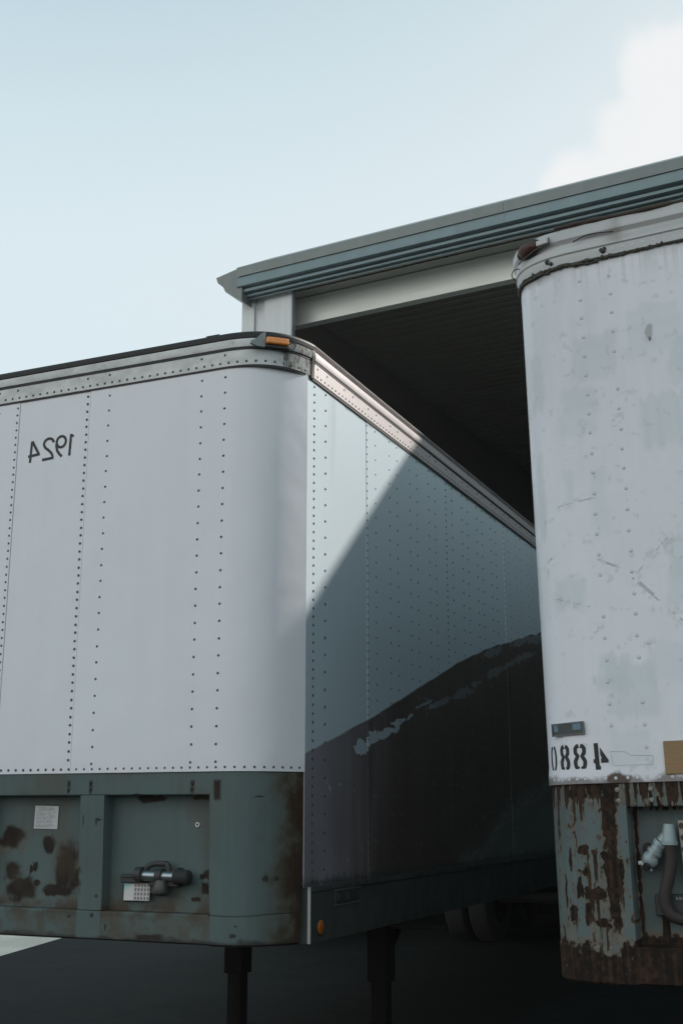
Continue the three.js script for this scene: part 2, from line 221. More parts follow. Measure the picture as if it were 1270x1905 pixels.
const rightTex = tex(1500, 1100, (u, v) => {                        // s from -1.45 to 1.45, y from 1.86 to 3.96
  const s = -1.45 + u * 2.9, y = 1.86 + v * 2.1, n = fbm(s * 12, y * 12, 201, 4), vs = fbm(s * 40, y * 2.2, 203, 4), hs = fbm(s * 3.2, y * 26, 207, 3), big = fbm(s * 2.2, y * 2.2, 209, 4);
  let k = 0.93 + 0.10 * (big - 0.5) + 0.05 * (vs - 0.5);
  let c = [0.79 * k, 0.805 * k, 0.84 * k];
  for (let i = 0; i < px2.length; i++) {
    const [a, b, y0, y1] = px2[i], e = 0.014, w = (n - 0.5) * 0.05, w2 = (vs - 0.5) * 0.07;
    const m = sst(a - e, a + e, s + w) * sst(b + e, b - e, s + w) * sst(y0 - e * 2, y0 + e, y + w2) * sst(y1 + e, y1 - e, y + w2);
    c = mix3(c, i % 3 === 1 ? [0.60, 0.65, 0.68] : [0.55, 0.61, 0.63], m * (0.28 + 0.42 * (i % 2 ? hs : vs)));
  }
  c = mix3(c, [0.58, 0.60, 0.62], sst(0.62, 0.85, fbm(s * 6, y * 1.1, 221, 4)) * 0.5);
  for (const [p, q, w] of scr) { const dx = q[0] - p[0], dy = q[1] - p[1], L = dx * dx + dy * dy, t = Math.min(1, Math.max(0, ((s - p[0]) * dx + (y - p[1]) * dy) / L)), d = Math.hypot(s - p[0] - dx * t, y - p[1] - dy * t); c = mix3(c, [0.30, 0.31, 0.32], sst(w, w * 0.35, d) * sst(0.34, 0.6, fbm(s * 70, y * 70, 231, 2)) * 0.8); c = mix3(c, [0.50, 0.50, 0.54], sst(0.035, 0.0, d) * sst(0.52, 0.72, fbm(s * 60, y * 60, 233, 3)) * 0.5); }
  c = mix3(c, [0.34, 0.36, 0.36], blob(s, y, [-0.685, 3.59, 0.013, 0.03], n) * 0.8); c = mix3(c, [0.12, 0.12, 0.11], blob(s, y, [-0.686, 3.557, 0.005, 0.008], n));
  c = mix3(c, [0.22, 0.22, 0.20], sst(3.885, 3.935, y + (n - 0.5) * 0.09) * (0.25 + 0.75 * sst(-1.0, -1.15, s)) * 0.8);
  c = mix3(c, [0.40, 0.42, 0.42], sst(0.66, 0.86, fbm(s * 34, y * 34, 241, 3)) * 0.35);
  const drip = fbm(s * 60, 3.1, 245, 2); c = mix3(c, [0.50, 0.52, 0.50], sst(3.55 + 0.3 * drip, 3.93, y) * sst(0.5, 0.75, drip) * 0.5);
  c = mix3(c, RUST_B, sst(1.892, 1.868, y + (n - 0.5) * 0.05) * 0.75);
  c = mix3(c, RUST_B, blob(s, y, [-0.935, 1.873, 0.045, 0.028], n));
  c = mix3(c, [0.50, 0.53, 0.55], sst(-1.21, -1.3, s) * 0.5 * sst(0.35, 0.6, n));
  return c;
});
const paint2 = std([1, 1, 1], 0.45, 0, { bumpMap: ripple, bumpScale: 0.03, map: rightTex, clearcoat: 0.12, clearcoatRoughness: 0.4 });
const rail2 = std([1, 1, 1], 0.5, 0, { map: tex(1024, 128, (u, v) => { const s = u * 30, n = fbm(s * 2, v * 6, 301, 4), st = fbm(s * 9, v * 1.5, 305, 3); let c = [0.50, 0.51, 0.50].map((q) => q * (0.86 + 0.3 * n)); c = mix3(c, [0.20, 0.17, 0.13], sst(0.62, 0.85, st) * 0.55); return mix3(c, [0.30, 0.24, 0.18], sst(0.72, 1.0, v) * sst(0.3, 0.6, n) * 0.6); }, { repeat: true }) });
function rust2(s, y) {
  const n = fbm(s * 18, y * 14, 401, 5), n2 = fbm(s * 70, y * 60, 403, 3), st = fbm(s * 75, y * 3.2, 405, 4);
  const k = 0.9 + 0.35 * (fbm(s * 4, y * 4, 407, 4) - 0.5) + 0.2 * (st - 0.5);
  let c = [0.128 * k, 0.165 * k, 0.162 * k], m = 0;
  const run = fbm(s * 42, y * 4.5, 411, 5), spk = fbm(s * 38, y * 24, 413, 4);
  m = Math.max(m, sst(1.74, 1.86, y + (st - 0.5) * 0.22 + (n - 0.5) * 0.05));
  m = Math.max(m, sst(0.055, 0.010, Math.abs(s + 0.980 - 0.02 * (y - 1.5) + (n - 0.5) * 0.05)) * sst(1.22, 1.40, y) * (0.65 + 0.6 * spk));
  m = Math.max(m, sst(1.40, 1.22, y + (n - 0.5) * 0.20 + (run - 0.5) * 0.12) * (0.55 + 0.75 * spk));
  m = Math.max(m, sst(-1.27, -1.36, s + (n - 0.5) * 0.10) * (0.5 + 0.6 * run));
  for (const b of [[-1.09, 1.625, 0.030, 0.022], [-1.045, 1.615, 0.014, 0.02], [-1.155, 1.58, 0.010, 0.05], [-1.06, 1.475, 0.045, 0.030], [-1.12, 1.48, 0.022, 0.05], [-1.01, 1.60, 0.016, 0.022], [-1.15, 1.40, 0.02, 0.05], [-1.09, 1.40, 0.015, 0.05], [-1.19, 1.47, 0.009, 0.07], [-1.03, 1.37, 0.03, 0.025], [-0.955, 1.53, 0.02, 0.08], [-1.11, 1.825, 0.06, 0.025], [-1.08, 1.55, 0.02, 0.03]]) {
    m = Math.max(m, blob(s, y, b, n2 * 0.6 + n * 0.4) * (0.6 + 0.6 * spk));
    const d = b[1] - y; if (d > 0 && d < 0.26) m = Math.max(m, sst(b[2] * 1.1, b[2] * 0.3, Math.abs(s - b[0])) * sst(0.42, 0.62, st) * (1 - d / 0.26));
  }
  m = Math.max(m, sst(0.56, 0.70, run) * (0.45 + 0.4 * sst(1.5, 1.84, y)), sst(0.64, 0.74, spk) * 0.55, sst(0.68, 0.76, n2) * 0.3);
  if (s > -0.915) { m *= y > 1.76 || y < 1.31 ? 1 : 0.3; m = Math.max(m, sst(0.022, 0.006, Math.abs(s + 0.825 + (st - 0.5) * 0.02)) * sst(1.46, 1.42, y) * 0.9, sst(1.36, 1.29, y + (n - 0.5) * 0.08) * 0.9, sst(0.02, 0.0, Math.abs(s + 0.905)) * 0.8); }
  c = mix3(c, mix3([0.20, 0.175, 0.135], [0.115, 0.070, 0.042], n2), sst(0.12, 0.55, m + (n2 - 0.5) * 0.35) * 0.75);
  return mix3(c, mix3([0.014, 0.0095, 0.007], [0.050, 0.028, 0.017], sst(0.38, 0.72, n2 * 0.5 + st * 0.5)), sst(0.46, 0.70, m + (n2 - 0.5) * 0.55));
}
const frame2 = std([1, 1, 1], 0.8, 0, { specularIntensity: 0.35, map: tex(1500, 720, (u, v) => rust2(-1.45 + u * 1.5, 1.15 + v * 0.72)) });
const teal = (a, b, c, s) => std([1, 1, 1], 0.38, 0.25, { map: tex(512, 64, (u, v) => { const k = 0.9 + 0.2 * fbm(u * 30, v * 5, s, 4); return [a * k, b * k, c * k]; }, { repeat: true }) });
const tealBand = teal(0.17, 0.245, 0.265, 501), tealLid = teal(0.155, 0.18, 0.172, 505), cladding = teal(0.50, 0.53, 0.53, 509), beamPaint = teal(0.64, 0.66, 0.61, 513);
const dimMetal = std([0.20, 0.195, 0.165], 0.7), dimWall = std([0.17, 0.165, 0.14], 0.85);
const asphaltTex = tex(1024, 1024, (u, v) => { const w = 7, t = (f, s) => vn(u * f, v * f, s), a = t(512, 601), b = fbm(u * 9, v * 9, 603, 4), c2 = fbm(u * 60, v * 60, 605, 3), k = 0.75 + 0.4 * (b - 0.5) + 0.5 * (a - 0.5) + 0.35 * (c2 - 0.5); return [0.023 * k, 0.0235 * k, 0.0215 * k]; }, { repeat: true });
const sunYardTex = tex(1024, 1024, (u, v) => { const a = vn(u * 500, v * 500, 621), b = fbm(u * 8, v * 8, 623, 5), k = 0.85 + 0.3 * (b - 0.5) + 0.35 * (a - 0.5); return [0.86 * k, 0.74 * k, 0.61 * k]; }, { repeat: true });  // near-white warm tone stands in for sunlight on the ground

// ------------------------------------------------------------------ ground
const G0 = 0.22;                                                    // height of the yard
{
  asphaltTex.repeat.set(1, 1);
  const sheet = (x0, x1, z0, z1, y, m) => { const g = new THREE.PlaneGeometry(x1 - x0, z1 - z0, 1, 1); g.rotateX(-Math.PI / 2); g.translate((x0 + x1) / 2, y, (z0 + z1) / 2); const p = g.attributes.position, uv = g.attributes.uv; for (let i = 0; i < p.count; i++) uv.setXY(i, p.getX(i) / 3, -p.getZ(i) / 3); return [g, m]; };
  const asphalt = std([1, 1, 1], 0.9, 0, { map: asphaltTex, bumpMap: asphaltTex, bumpScale: 0.006, specularIntensity: 0.2 }), yard = std([1, 1, 1], 0.92, 0, { map: sunYardTex, bumpMap: sunYardTex, bumpScale: 0.004 });
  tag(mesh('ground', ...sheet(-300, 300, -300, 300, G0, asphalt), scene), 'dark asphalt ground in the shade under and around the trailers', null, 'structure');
  const pv = new THREE.ShapeGeometry(new THREE.Shape([[-4.77, 1.75], [-8.36, -12.35], [-60, -12.35], [-60, 1.75]].map(([x, z]) => new THREE.Vector2(x === -4.77 ? -4.05 : x === -8.36 ? -8.15 : x, -z)))); pv.rotateX(-Math.PI / 2); pv.translate(0, G0 + 0.004, 0);  // slanted edge stands for the shadow line, bright warm colour for the sun
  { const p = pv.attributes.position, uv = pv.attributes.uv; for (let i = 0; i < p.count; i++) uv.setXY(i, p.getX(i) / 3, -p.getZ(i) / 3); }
  tag(mesh('painted_sun_patch', pv, yard, scene), 'pale gritty paving beyond the left trailer, sunlit tone and shadow edge painted in', null, 'structure');
}

// ------------------------------------------------------------------ trailers
const LEN = 12.2, Y = { rail: 3.935, top: 4.105 };
function wheelSet(parent, x, z, n) {
  const tyreP = [[0.30, -0.13], [0.44, -0.14], [0.50, -0.11], [0.515, -0.08], [0.515, 0.08], [0.50, 0.11], [0.44, 0.14], [0.30, 0.13]].map((p) => new THREE.Vector2(p[0], p[1]));
  const rimP = [[0.03, 0.03], [0.10, 0.03], [0.12, -0.02], [0.22, -0.05], [0.27, 0.09], [0.30, 0.12], [0.30, -0.12], [0.05, -0.12]].map((p) => new THREE.Vector2(p[0], p[1]));
  for (const side of [-1, 1]) for (const off of [0, 0.30]) {
    const w = group('wheel', parent); w.position.set(x + side * (0.94 - off), G0 + 0.515, z); w.rotation.z = -side * Math.PI / 2;
    mesh('tyre', new THREE.LatheGeometry(tyreP, 32), darkRubber, w); mesh('rim', new THREE.LatheGeometry(rimP, 24), legSteel, w);
  }
  mesh('axle', cyl(V(x - 0.94, G0 + 0.515, z), V(x + 0.94, G0 + 0.515, z), 0.065), darkSteel, parent);
}
function chassis(t, y0, legZ) {
  mesh('floor', box(-1.2, 1.2, 1.30, 1.40, -LEN + 0.05, -0.36), darkSteel, t);
  for (const x of [-0.45, 0.45]) mesh('chassis_rail', box(x - 0.06, x + 0.06, 0.98, 1.30, -LEN + 0.3, -3.1), darkSteel, t);
  for (let i = 0; i < 14; i++) mesh('cross_member', box(-1.2, 1.2, 1.20, 1.297, -1.2 - i * 0.75, -1.14 - i * 0.75), darkSteel, t);
  mesh('coupler_plate', box(-0.8, 0.8, 1.175, 1.187, -1.4, -0.2), darkSteel, t);
  for (const x of [-0.55, 0.55]) {
    const l = group('landing_leg', t); l.position.set(x, 0, legZ);
    mesh('leg_tube', [box(-0.075, 0.075, 0.62, 1.30, -0.075, 0.075, 0.012), box(-0.055, 0.055, G0 + 0.04, 0.64, -0.055, 0.055, 0.01)], legSteel, l);
    mesh('foot_plate', box(-0.13, 0.13, G0, G0 + 0.05, -0.13, 0.13, 0.012), legSteel, l);
    mesh('brace', cyl(V(0, 0.75, -0.06), V(0, 1.28, -0.85), 0.025), legSteel, l);
  }
  mesh('crank_shaft', cyl(V(-0.55, 0.98, legZ), V(1.02, 0.98, legZ), 0.018), darkSteel, t);
  for (const z of [-9.4, -10.65]) wheelSet(t, 0, z);
  for (const x of [-0.62, 0.62]) mesh('mud_flap', box(x - 0.3, x + 0.3, G0 + 0.15, 1.2, -11.5, -11.48), darkRubber, t);
}
const domeRoof = (F, hw, y) => {                                    // the thin crowned roof inside the rails
  const sh = new THREE.Shape(); F.forEach((p, i) => (i ? sh.lineTo(p[0], -p[1]) : sh.moveTo(p[0], -p[1]))); sh.lineTo(F[F.length - 1][0], LEN); sh.lineTo(F[0][0], LEN);
  const g = new THREE.ExtrudeGeometry(sh, { depth: 0.02, bevelEnabled: false }); g.rotateX(-Math.PI / 2); g.translate(0, y, 0); return g;
};
const skin = (y0, y1, o = 0) => [[o - 0.005, y0], [o, y0], [o, y1], [o - 0.005, y1]];
const straight = (x, z0, z1, right) => (right ? [[x, z0, -z0], [x, z1, -z1]] : [[x, z1, -z1], [x, z0, -z0]]);   // outward to +x when it runs away from the camera

function rearEnd(t, hw) {
  mesh('rear_frame', [box(-hw, -hw + 0.09, 1.14, 4.10, -LEN - 0.02, -LEN + 0.06), box(hw - 0.09, hw, 1.14, 4.10, -LEN - 0.02, -LEN + 0.06), box(-hw, hw, 3.97, 4.10, -LEN - 0.021, -LEN + 0.05), box(-hw, hw, 1.139, 1.32, -LEN - 0.021, -LEN + 0.05)], galv, t);
  for (const x of [-1, 1]) mesh('rear_door', box(x > 0 ? 0.006 : -hw + 0.09, x > 0 ? hw - 0.09 : -0.006, 1.33, 3.96, -LEN - 0.01, -LEN + 0.03), rivetWhite, t);
}

// ---- the left trailer: clean white nose, number 1924 seen from behind (mirrored), sun on its long side
{
  const hw = 1.25, t = group('semi_trailer'); t.position.set(-hw, 0, 0);
  tag(t, 'clean white riveted semi trailer with grey-green lower frame, numbered 1924, sun on its long side', 'trailer');
  const F = outline([[-hw + 0.3, 0], [-hw + 0.13, 0], [-hw, -0.13], [-hw, -0.3]], [[hw - 0.36, 0], [hw - 0.17, 0], [hw - 0.1, -0.09], [hw, -0.26]]);
  const sL = F[0][2], sR = F[F.length - 1][2];
  const FR = outline([[-hw + 0.3, 0], [-hw + 0.13, 0], [-hw, -0.13], [-hw, -0.3]], [[hw - 0.35, 0], [hw - 0.15, 0], [hw - 0.035, -0.09], [hw, -0.30]]), rR = FR[FR.length - 1][2];
  UV = { u0: -1.45, uw: 2.9, v0: 1.9, vh: 2.1 };
  const seams = [sL, -0.83, -0.379, 0.087, sR];
  for (let i = 0; i + 1 < seams.length; i++) mesh('front_panel', sweep(slice(F, seams[i] + (i ? 0.0015 : 0), seams[i + 1] - (i < 3 ? 0.0015 : 0)), skin(1.922, 3.945, i % 2 ? 0.0022 : 0)), paint1, t);
  // long side, panel by panel
  UV = { u0: 0, uw: 6.2, v0: 1.39, vh: 2.55 };
  const zs = [-0.26, -1.045, -2.435, -3.825, -5.215, -6.605, -7.995, -9.385, -10.775, -LEN];
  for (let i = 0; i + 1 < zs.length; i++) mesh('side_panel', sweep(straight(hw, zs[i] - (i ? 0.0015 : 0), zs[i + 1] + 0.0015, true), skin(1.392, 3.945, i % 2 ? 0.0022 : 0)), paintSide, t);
  UV = { u0: 0, uw: 12, v0: 1.39, vh: 2.55 };
  mesh('side_panel', sweep(straight(-hw, -0.3, -LEN, false), skin(1.392, 3.945)), rivetWhite, t);
  // top rails
  UV = { u0: 0, uw: 1.5, v0: 3.9, vh: 0.3 };
  const railP = [[0.001, 3.940], [0.010, 3.938], [0.012, 4.018], [0.007, 4.024], [0.007, 4.029], [0.018, 4.034], [0.021, 4.052], [0.020, 4.076], [0.016, 4.079], [-0.02, 4.079]];
  mesh('top_rail', sweep(slice(FR, sL, rR - 0.2005), railP, 0.35), galv, t);
  mesh('rail_corner', sweep(slice(FR, rR - 0.20, rR - 0.004), railP, 0.35), galvDirtyShade, t);  // dirty galvanising, darkened so the curve looks unlit up to the joint
  for (const r of [true, false]) mesh('top_rail', sweep(straight(r ? hw : -hw, r ? -0.302 : -0.31, -LEN, r), railP, 0.35), alum, t);
  mesh('roof_edge', [sweep(FR, [[-0.02, 4.0815], [0.022, 4.0815], [0.025, 4.100], [0.021, 4.112], [-0.02, 4.112]], 0.35), sweep(straight(-hw, -0.3, -LEN, false), [[-0.02, 4.0925], [0.02, 4.0925], [0.02, 4.112], [-0.02, 4.112]])], blackPaint, t);
  mesh('roof_edge', sweep(straight(hw, -0.302, -LEN, true), [[-0.02, 4.1065], [0.019, 4.1065], [0.021, 4.109], [0.019, 4.1125], [-0.02, 4.1125]], 0.35), alum, t);
  mesh('rail_groove', sweep(straight(hw, -0.302, -LEN, true), [[-0.03, 4.0795], [-0.002, 4.0795], [-0.002, 4.106], [-0.03, 4.106]]), blackPaint, t);
  mesh('roof', domeRoof(FR, hw, 4.0955), alum, t);
  mesh('roof_clip', box(0.80, 0.88, 4.108, 4.121, -0.03, 0.018, 0.004), blackPaint, t);
  mesh('rail_joint', sweep([...slice(FR, rR - 0.012, rR), [hw, -0.312, rR + 0.012]], [[0.005, 3.928], [0.0145, 3.928], [0.016, 4.02], [0.0225, 4.04], [0.0235, 4.06], [0.021, 4.080], [0, 4.080]]), darkSteel, t);
  mesh('rail_groove', [sweep(slice(FR, sL, rR - 0.01), [[0.004, 4.0215], [0.0132, 4.0222], [0.0132, 4.0298], [0.004, 4.0302]]), sweep(straight(hw, -0.314, -LEN, true), [[0.004, 4.0205], [0.0142, 4.0212], [0.0142, 4.0308], [0.004, 4.0312]])], blackPaint, t);
  mesh('rail_groove', sweep(slice(FR, sL, rR - 0.01), [[-0.002, 3.929], [0.006, 3.929], [0.006, 3.9375], [-0.002, 3.9375]]), darkSteel, t);
  mesh('rail_groove', sweep(straight(hw, -0.304, -LEN, true), [[-0.002, 3.923], [0.007, 3.923], [0.007, 3.9375], [-0.002, 3.9375]]), darkSteel, t);
  // rivets of the nose and side
  const rv = [], col = (s, dy, y0 = 1.96, y1 = 3.90) => { for (let y = y1; y > y0; y -= dy) rv.push(frameAt(F, s + (rnd() - 0.5) * 0.002, y + (rnd() - 0.5) * 0.003, 0.0018)); };
  for (const s of [0.071, -0.395]) col(s, 0.0425);
  for (const s of [0.211, 0.776, 0.912, -0.52, -0.655]) col(s, 0.0835, 1.96, 3.885);
  for (let s = -0.9; s < sR - 0.02; s += 0.0465) rv.push(frameAt(F, s, 1.941, 0.001));
  for (let s = -0.9; s < rR - 0.02; s += 0.047) rv.push(frameAt(FR, s, 3.957, 0.0105));
  for (const s of [0.071, 0.211, 0.776, 0.912, -0.395, -0.52, rR - 0.012]) rv.push(frameAt(FR, s, 4.000, 0.0115));
  tag(mesh('rivet', rivets(rv, 0.0072), rivetDark, t), 'dark rivets in rows on the nose', null, 'stuff');
  const sv = [], S = [[hw, 0, 0], [hw, -LEN, LEN]], scol = (z, dy, y0 = 1.42, y1 = 3.90) => { for (let y = y1; y > y0; y -= dy) sv.push(frameAt(S, -z, y + (rnd() - 0.5) * 0.003, 0.0018)); };
  scol(-0.345, 0.0435); scol(-0.487, 0.087);
  for (let i = 0; i < 24; i++) { const z = -1.053 - i * 0.3475; if (z < -9) break; scol(z, i % 4 ? 0.087 : 0.0435); scol(z - 0.127, 0.087); }
  for (let z = -0.36; z > -9; z -= 0.0465) sv.push(frameAt(S, -z, 1.412, 0.001), frameAt(S, -z, 3.957, 0.0105));
  for (let z = -0.36; z > -9; z -= 0.3475) sv.push(frameAt(S, -z, 4.000, 0.0115), frameAt(S, -z - 0.127 + 0.25, 4.000, 0.0115));
  tag(mesh('rivet', rivets(sv, 0.0072), rivetDark, t), 'dark rivets in rows on the long side', null, 'stuff');
  // number 1924, mirrored as in the photograph
  const w = 0.0148;
  mesh('digit', [paintStroke(F, [[-0.283, 3.694], [-0.289, 3.573]], w), paintStroke(F, [[-0.303, 3.609], [-0.226, 3.616]], w, 0.0019), paintStroke(F, [[-0.280, 3.693], [-0.233, 3.616]], w, 0.0022)], blackPaint, t);
  mesh('digit', [paintStroke(F, [...arc(-0.170, 3.668, 0.032, 0.028, 5, 195), [-0.192, 3.646], [-0.172, 3.632], [-0.152, 3.614], [-0.142, 3.598], [-0.140, 3.578]], w), paintStroke(F, [[-0.134, 3.584], [-0.208, 3.5795]], w, 0.0019)], blackPaint, t);
  mesh('digit', [paintStroke(F, arc(-0.0885, 3.668, 0.030, 0.031, 0, 360, 30), w), paintStroke(F, [[-0.1185, 3.667], [-0.119, 3.645], [-0.112, 3.62], [-0.098, 3.602], [-0.080, 3.584]], w, 0.0019)], blackPaint, t);
  mesh('digit', [paintStroke(F, [[-0.0265, 3.704], [-0.031, 3.583]], w), paintFill(F, [[-0.027, 3.705], [-0.008, 3.697], [-0.008, 3.685], [-0.027, 3.687]], 0.002)], blackPaint, t);
  // lower nose frame
  UV = { u0: -0.75, uw: 2.15, v0: 1.13, vh: 0.81 };
  const lean = (y) => -0.006 - 0.03 * (1.92 - y) / 0.78;
  const flange = (s0, s1) => sweep(slice(F, s0, s1), [[-0.12, 1.8155], [lean(1.816) - 0.004, 1.8155], [lean(1.82), 1.820], [lean(1.92), 1.9205], [-0.12, 1.9205]]);
  mesh('top_flange', flange(sL, 0.878), frame1, t);
  mesh('bottom_rail', sweep(slice(F, sL, 0.884), [[-0.16, 1.279], [lean(1.28) - 0.006, 1.276], [lean(1.27), 1.270], [lean(1.15), 1.152], [lean(1.15) - 0.012, 1.143], [-0.16, 1.143]].reverse()), frame1, t);
  mesh('corner_plate', sweep(slice(F, 0.8785, sR), [[-0.12, 1.1400], [lean(1.15) - 0.012, 1.1400], [lean(1.15) + 0.003, 1.150], [lean(1.276) + 0.003, 1.2745], [lean(1.28), 1.2785], [lean(1.92) + 0.002, 1.9185], [-0.12, 1.9185]], 0.3), frame1, t);
  for (const [a, b] of [[0.150, 0.288], [-0.56, -0.42], [-1.1, -0.98]]) mesh('frame_post', sweep(slice(F, a, b), [[-0.115, 1.2795], [lean(1.28), 1.2795], [lean(1.815), 1.815], [-0.115, 1.815]]), frame1, t);
  for (const [a, b] of [[-0.98, -0.56], [-0.42, 0.15], [0.288, 0.8785]]) mesh('recess_panel', sweep(slice(F, a, b), skin(1.2785, 1.816, -0.094)), frame1, t);
  const bolts = []; for (const [s, y] of [[0.077, 1.882], [0.077, 1.85], [0.208, 1.882], [0.208, 1.85], [0.784, 1.875], [0.784, 1.848], [0.918, 1.88], [0.255, 1.345], [0.232, 1.258], [0.10, 1.247]]) bolts.push(frameAt(F, s, y, lean(y)));
  tag(mesh('bolt', rivets(bolts, 0.0085), darkSteel, t), null, null, 'stuff');
  const REC = -0.0935, P = (s, y, o = 0) => V(s, y, REC + o);
  mesh('hole_ring', (() => { const g = new THREE.TorusGeometry(0.009, 0.004, 8, 18); g.translate(0.769, 1.677, REC + 0.001); return g; })(), alum, t);
  // data plate with fine unreadable print
  const plate = mesh('data_plate', new THREE.BoxGeometry(0.145, 0.112, 0.002), std([1, 1, 1], 0.4, 0.2, { map: tex(256, 200, (u, v) => { const e = u < 0.03 || u > 0.97 || v < 0.04 || v > 0.96, row = Math.floor(v * 17), inl = (v * 17) % 1; let k = 0.47 + 0.1 * (fbm(u * 8, v * 8, 701, 3) - 0.5); if (!e && inl > 0.3 && inl < 0.78 && u > 0.07 && u < 0.93 - 0.25 * hash(row, 3, 9) && vn(u * 60, row * 7, 707) > 0.33) k *= row > 14 ? 0.35 : 0.5; return [k * 0.95, k, k]; }) }), t);
  plate.position.set(-0.11, 1.709, REC + 0.004); plate.rotation.z = -0.02; plate.userData.label = 'pale data plate with rows of fine print';
  // document card in its holder
  mesh('card_holder', [box(0.375, 0.475, 1.407, 1.447, REC, REC + 0.045, 0.005), box(0.372, 0.480, 1.322, 1.40, REC + 0.002, REC + 0.02, 0.003), box(0.385, 0.468, 1.432, 1.440, REC + 0.03, REC + 0.052, 0.003)], darkSteel, t);
  const card = mesh('inspection_card', new THREE.BoxGeometry(0.150, 0.078, 0.002), std([1, 1, 1], 0.5, 0, { map: tex(240, 128, (u, v) => { let k = 0.60; const q = u - 0.38; if (q > 0) { const gx = (q / 0.62 * 5) % 1, gy = (v * 4) % 1; k = gx > 0.28 && gx < 0.86 && gy > 0.2 && gy < 0.86 ? 0.15 : 0.5; } const cz = sst(0.35, 0.1, u + (v - 0.8) * -0.4) * sst(0.4, 0.9, v); return [k * (1 - 0.5 * cz), k * 0.95, k * 0.93]; }) }), t);
  card.position.set(0.461, 1.366, REC + 0.028); card.rotation.set(-0.05, -0.06, 0.012); card.userData.label = 'pale inspection card with a printed grid';
  // brake air valve
  const valve = group('air_valve', t);
  mesh('pipe', [cyl(P(0.50, 1.444, 0.055), P(0.72, 1.441, 0.055), 0.0235)], std([0.30, 0.34, 0.35], 0.28, 0.8), valve);
  mesh('end_cap', [cyl(P(0.475, 1.449, 0.055), P(0.503, 1.449, 0.055), 0.034), cyl(P(0.497, 1.446, 0.055), P(0.512, 1.446, 0.055), 0.038)], darkSteel, valve);
  mesh('end_cap', [cyl(P(0.69, 1.441, 0.055), P(0.757, 1.440, 0.055), 0.035, 0.033), ball(P(0.757, 1.440, 0.055), 0.033, 0.5)], darkRubber, valve);
  mesh('collar', [cyl(P(0.590, 1.443, 0.055), P(0.622, 1.443, 0.055), 0.033), tube([P(0.52, 1.43, 0.05), P(0.525, 1.475, 0.05), P(0.555, 1.494, 0.05), P(0.60, 1.499, 0.05), P(0.64, 1.495, 0.05), P(0.65, 1.465, 0.05), P(0.648, 1.43, 0.04)], 0.014, 40, 10)], darkSteel, valve);
  mesh('valve_cup', [new THREE.LatheGeometry([[0.002, 0], [0.030, 0.006], [0.041, 0.02], [0.036, 0.05], [0.028, 0.075]].map((p) => new THREE.Vector2(...p)), 24).translate(0.612, 1.350, REC + 0.055)], std([0.07, 0.07, 0.066], 0.45, 0.5), valve);
  mesh('bracket', [box(0.54, 0.70, 1.395, 1.425, REC, REC + 0.05, 0.006), box(0.53, 0.56, 1.36, 1.41, REC, REC + 0.03, 0.004), box(0.66, 0.70, 1.44, 1.48, REC, REC + 0.05, 0.006)], darkSteel, valve);
  // marker lamp on the corner of the top rail
  const lamp = group('marker_lamp', t); lamp.applyMatrix4(frameAt(FR, 1.165, 4.050, 0.022));
  mesh('lens', [new RoundedBoxGeometry(0.118, 0.036, 0.040, 3, 0.009).translate(0.004, 0.002, 0.022)], amber, lamp);
  mesh('lamp_base', [box(-0.062, 0.072, -0.024, 0.024, -0.010, 0.006, 0.004), box(-0.055, 0.068, -0.030, -0.020, -0.002, 0.026, 0.003)], darkSteel, lamp);
  const shield = new THREE.Shape([[-0.058, -0.030], [-0.058, 0.048], [-0.075, 0.040], [-0.10, 0.012], [-0.128, -0.006], [-0.130, -0.018], [-0.10, -0.028]].map((p) => new THREE.Vector2(...p)));
  mesh('lamp_bracket', new THREE.ExtrudeGeometry(shield, { depth: 0.012, bevelEnabled: true, bevelSize: 0.002, bevelThickness: 0.002, bevelSegments: 2 }).translate(0, 0, 0.004), std([0.20, 0.23, 0.225], 0.5, 0.2), lamp);
  mesh('lamp_wire', [tube([V(0.07, 0.0, 0.01), V(0.09, 0.012, 0.012), V(0.108, 0.008, 0.002), V(0.10, -0.014, 0.0), V(0.078, -0.026, 0.01)], 0.003, 30, 6), box(0.058, 0.076, -0.038, -0.018, 0.0, 0.02, 0.004)], darkRubber, lamp);
  // lower side rail with its plate and small lamp
  UV = { u0: 0, uw: 2, v0: 1, vh: 1 };
  const dirtySteel = std([1, 1, 1], 0.7, 0.0, { specularIntensity: 0.4, map: tex(512, 128, (u, v) => { const k = 0.7 + 0.6 * fbm(u * 30, v * 8, 721, 4); return [0.062 * k, 0.070 * k, 0.064 * k]; }, { repeat: true }) });
  mesh('side_rail', sweep(straight(hw, -0.318, -LEN, true), [[-0.10, 1.139], [0.004, 1.139], [0.006, 1.150], [0.006, 1.362], [0.012, 1.372], [0.012, 1.392], [-0.05, 1.3925]]), dirtySteel, t);
  mesh('side_rail', sweep(straight(-hw, -0.32, -LEN, false), [[-0.10, 1.139], [0.004, 1.139], [0.006, 1.39], [-0.05, 1.3925]]), dirtySteel, t);
  mesh('rail_edge_trim', box(hw - 0.004, hw + 0.012, 1.140, 1.394, -0.3175, -0.309, 0.002), galv, t);
  const sp = mesh('side_plate', new THREE.BoxGeometry(0.315, 0.078, 0.006), std([1, 1, 1], 0.5, 0.3, { map: tex(512, 128, (u, v) => { const e = u < 0.025 || u > 0.975 || v < 0.1 || v > 0.9, s = v > 0.28 && v < 0.78 && u > 0.06 && u < 0.94 && vn(u * 46, Math.floor(u * 9) * 5 + v * 2, 731) > 0.52; const k = e ? 0.16 : s ? 0.13 : 0.045; return [k, k, k * 0.95]; }) }), t);
  sp.position.set(hw + 0.009, 1.328, -0.757); sp.rotation.y = Math.PI / 2; sp.userData.label = 'dark framed plate with worn raised lettering';
  const sl = group('marker_lamp', t); sl.position.set(hw + 0.006, 1.205, -0.43);
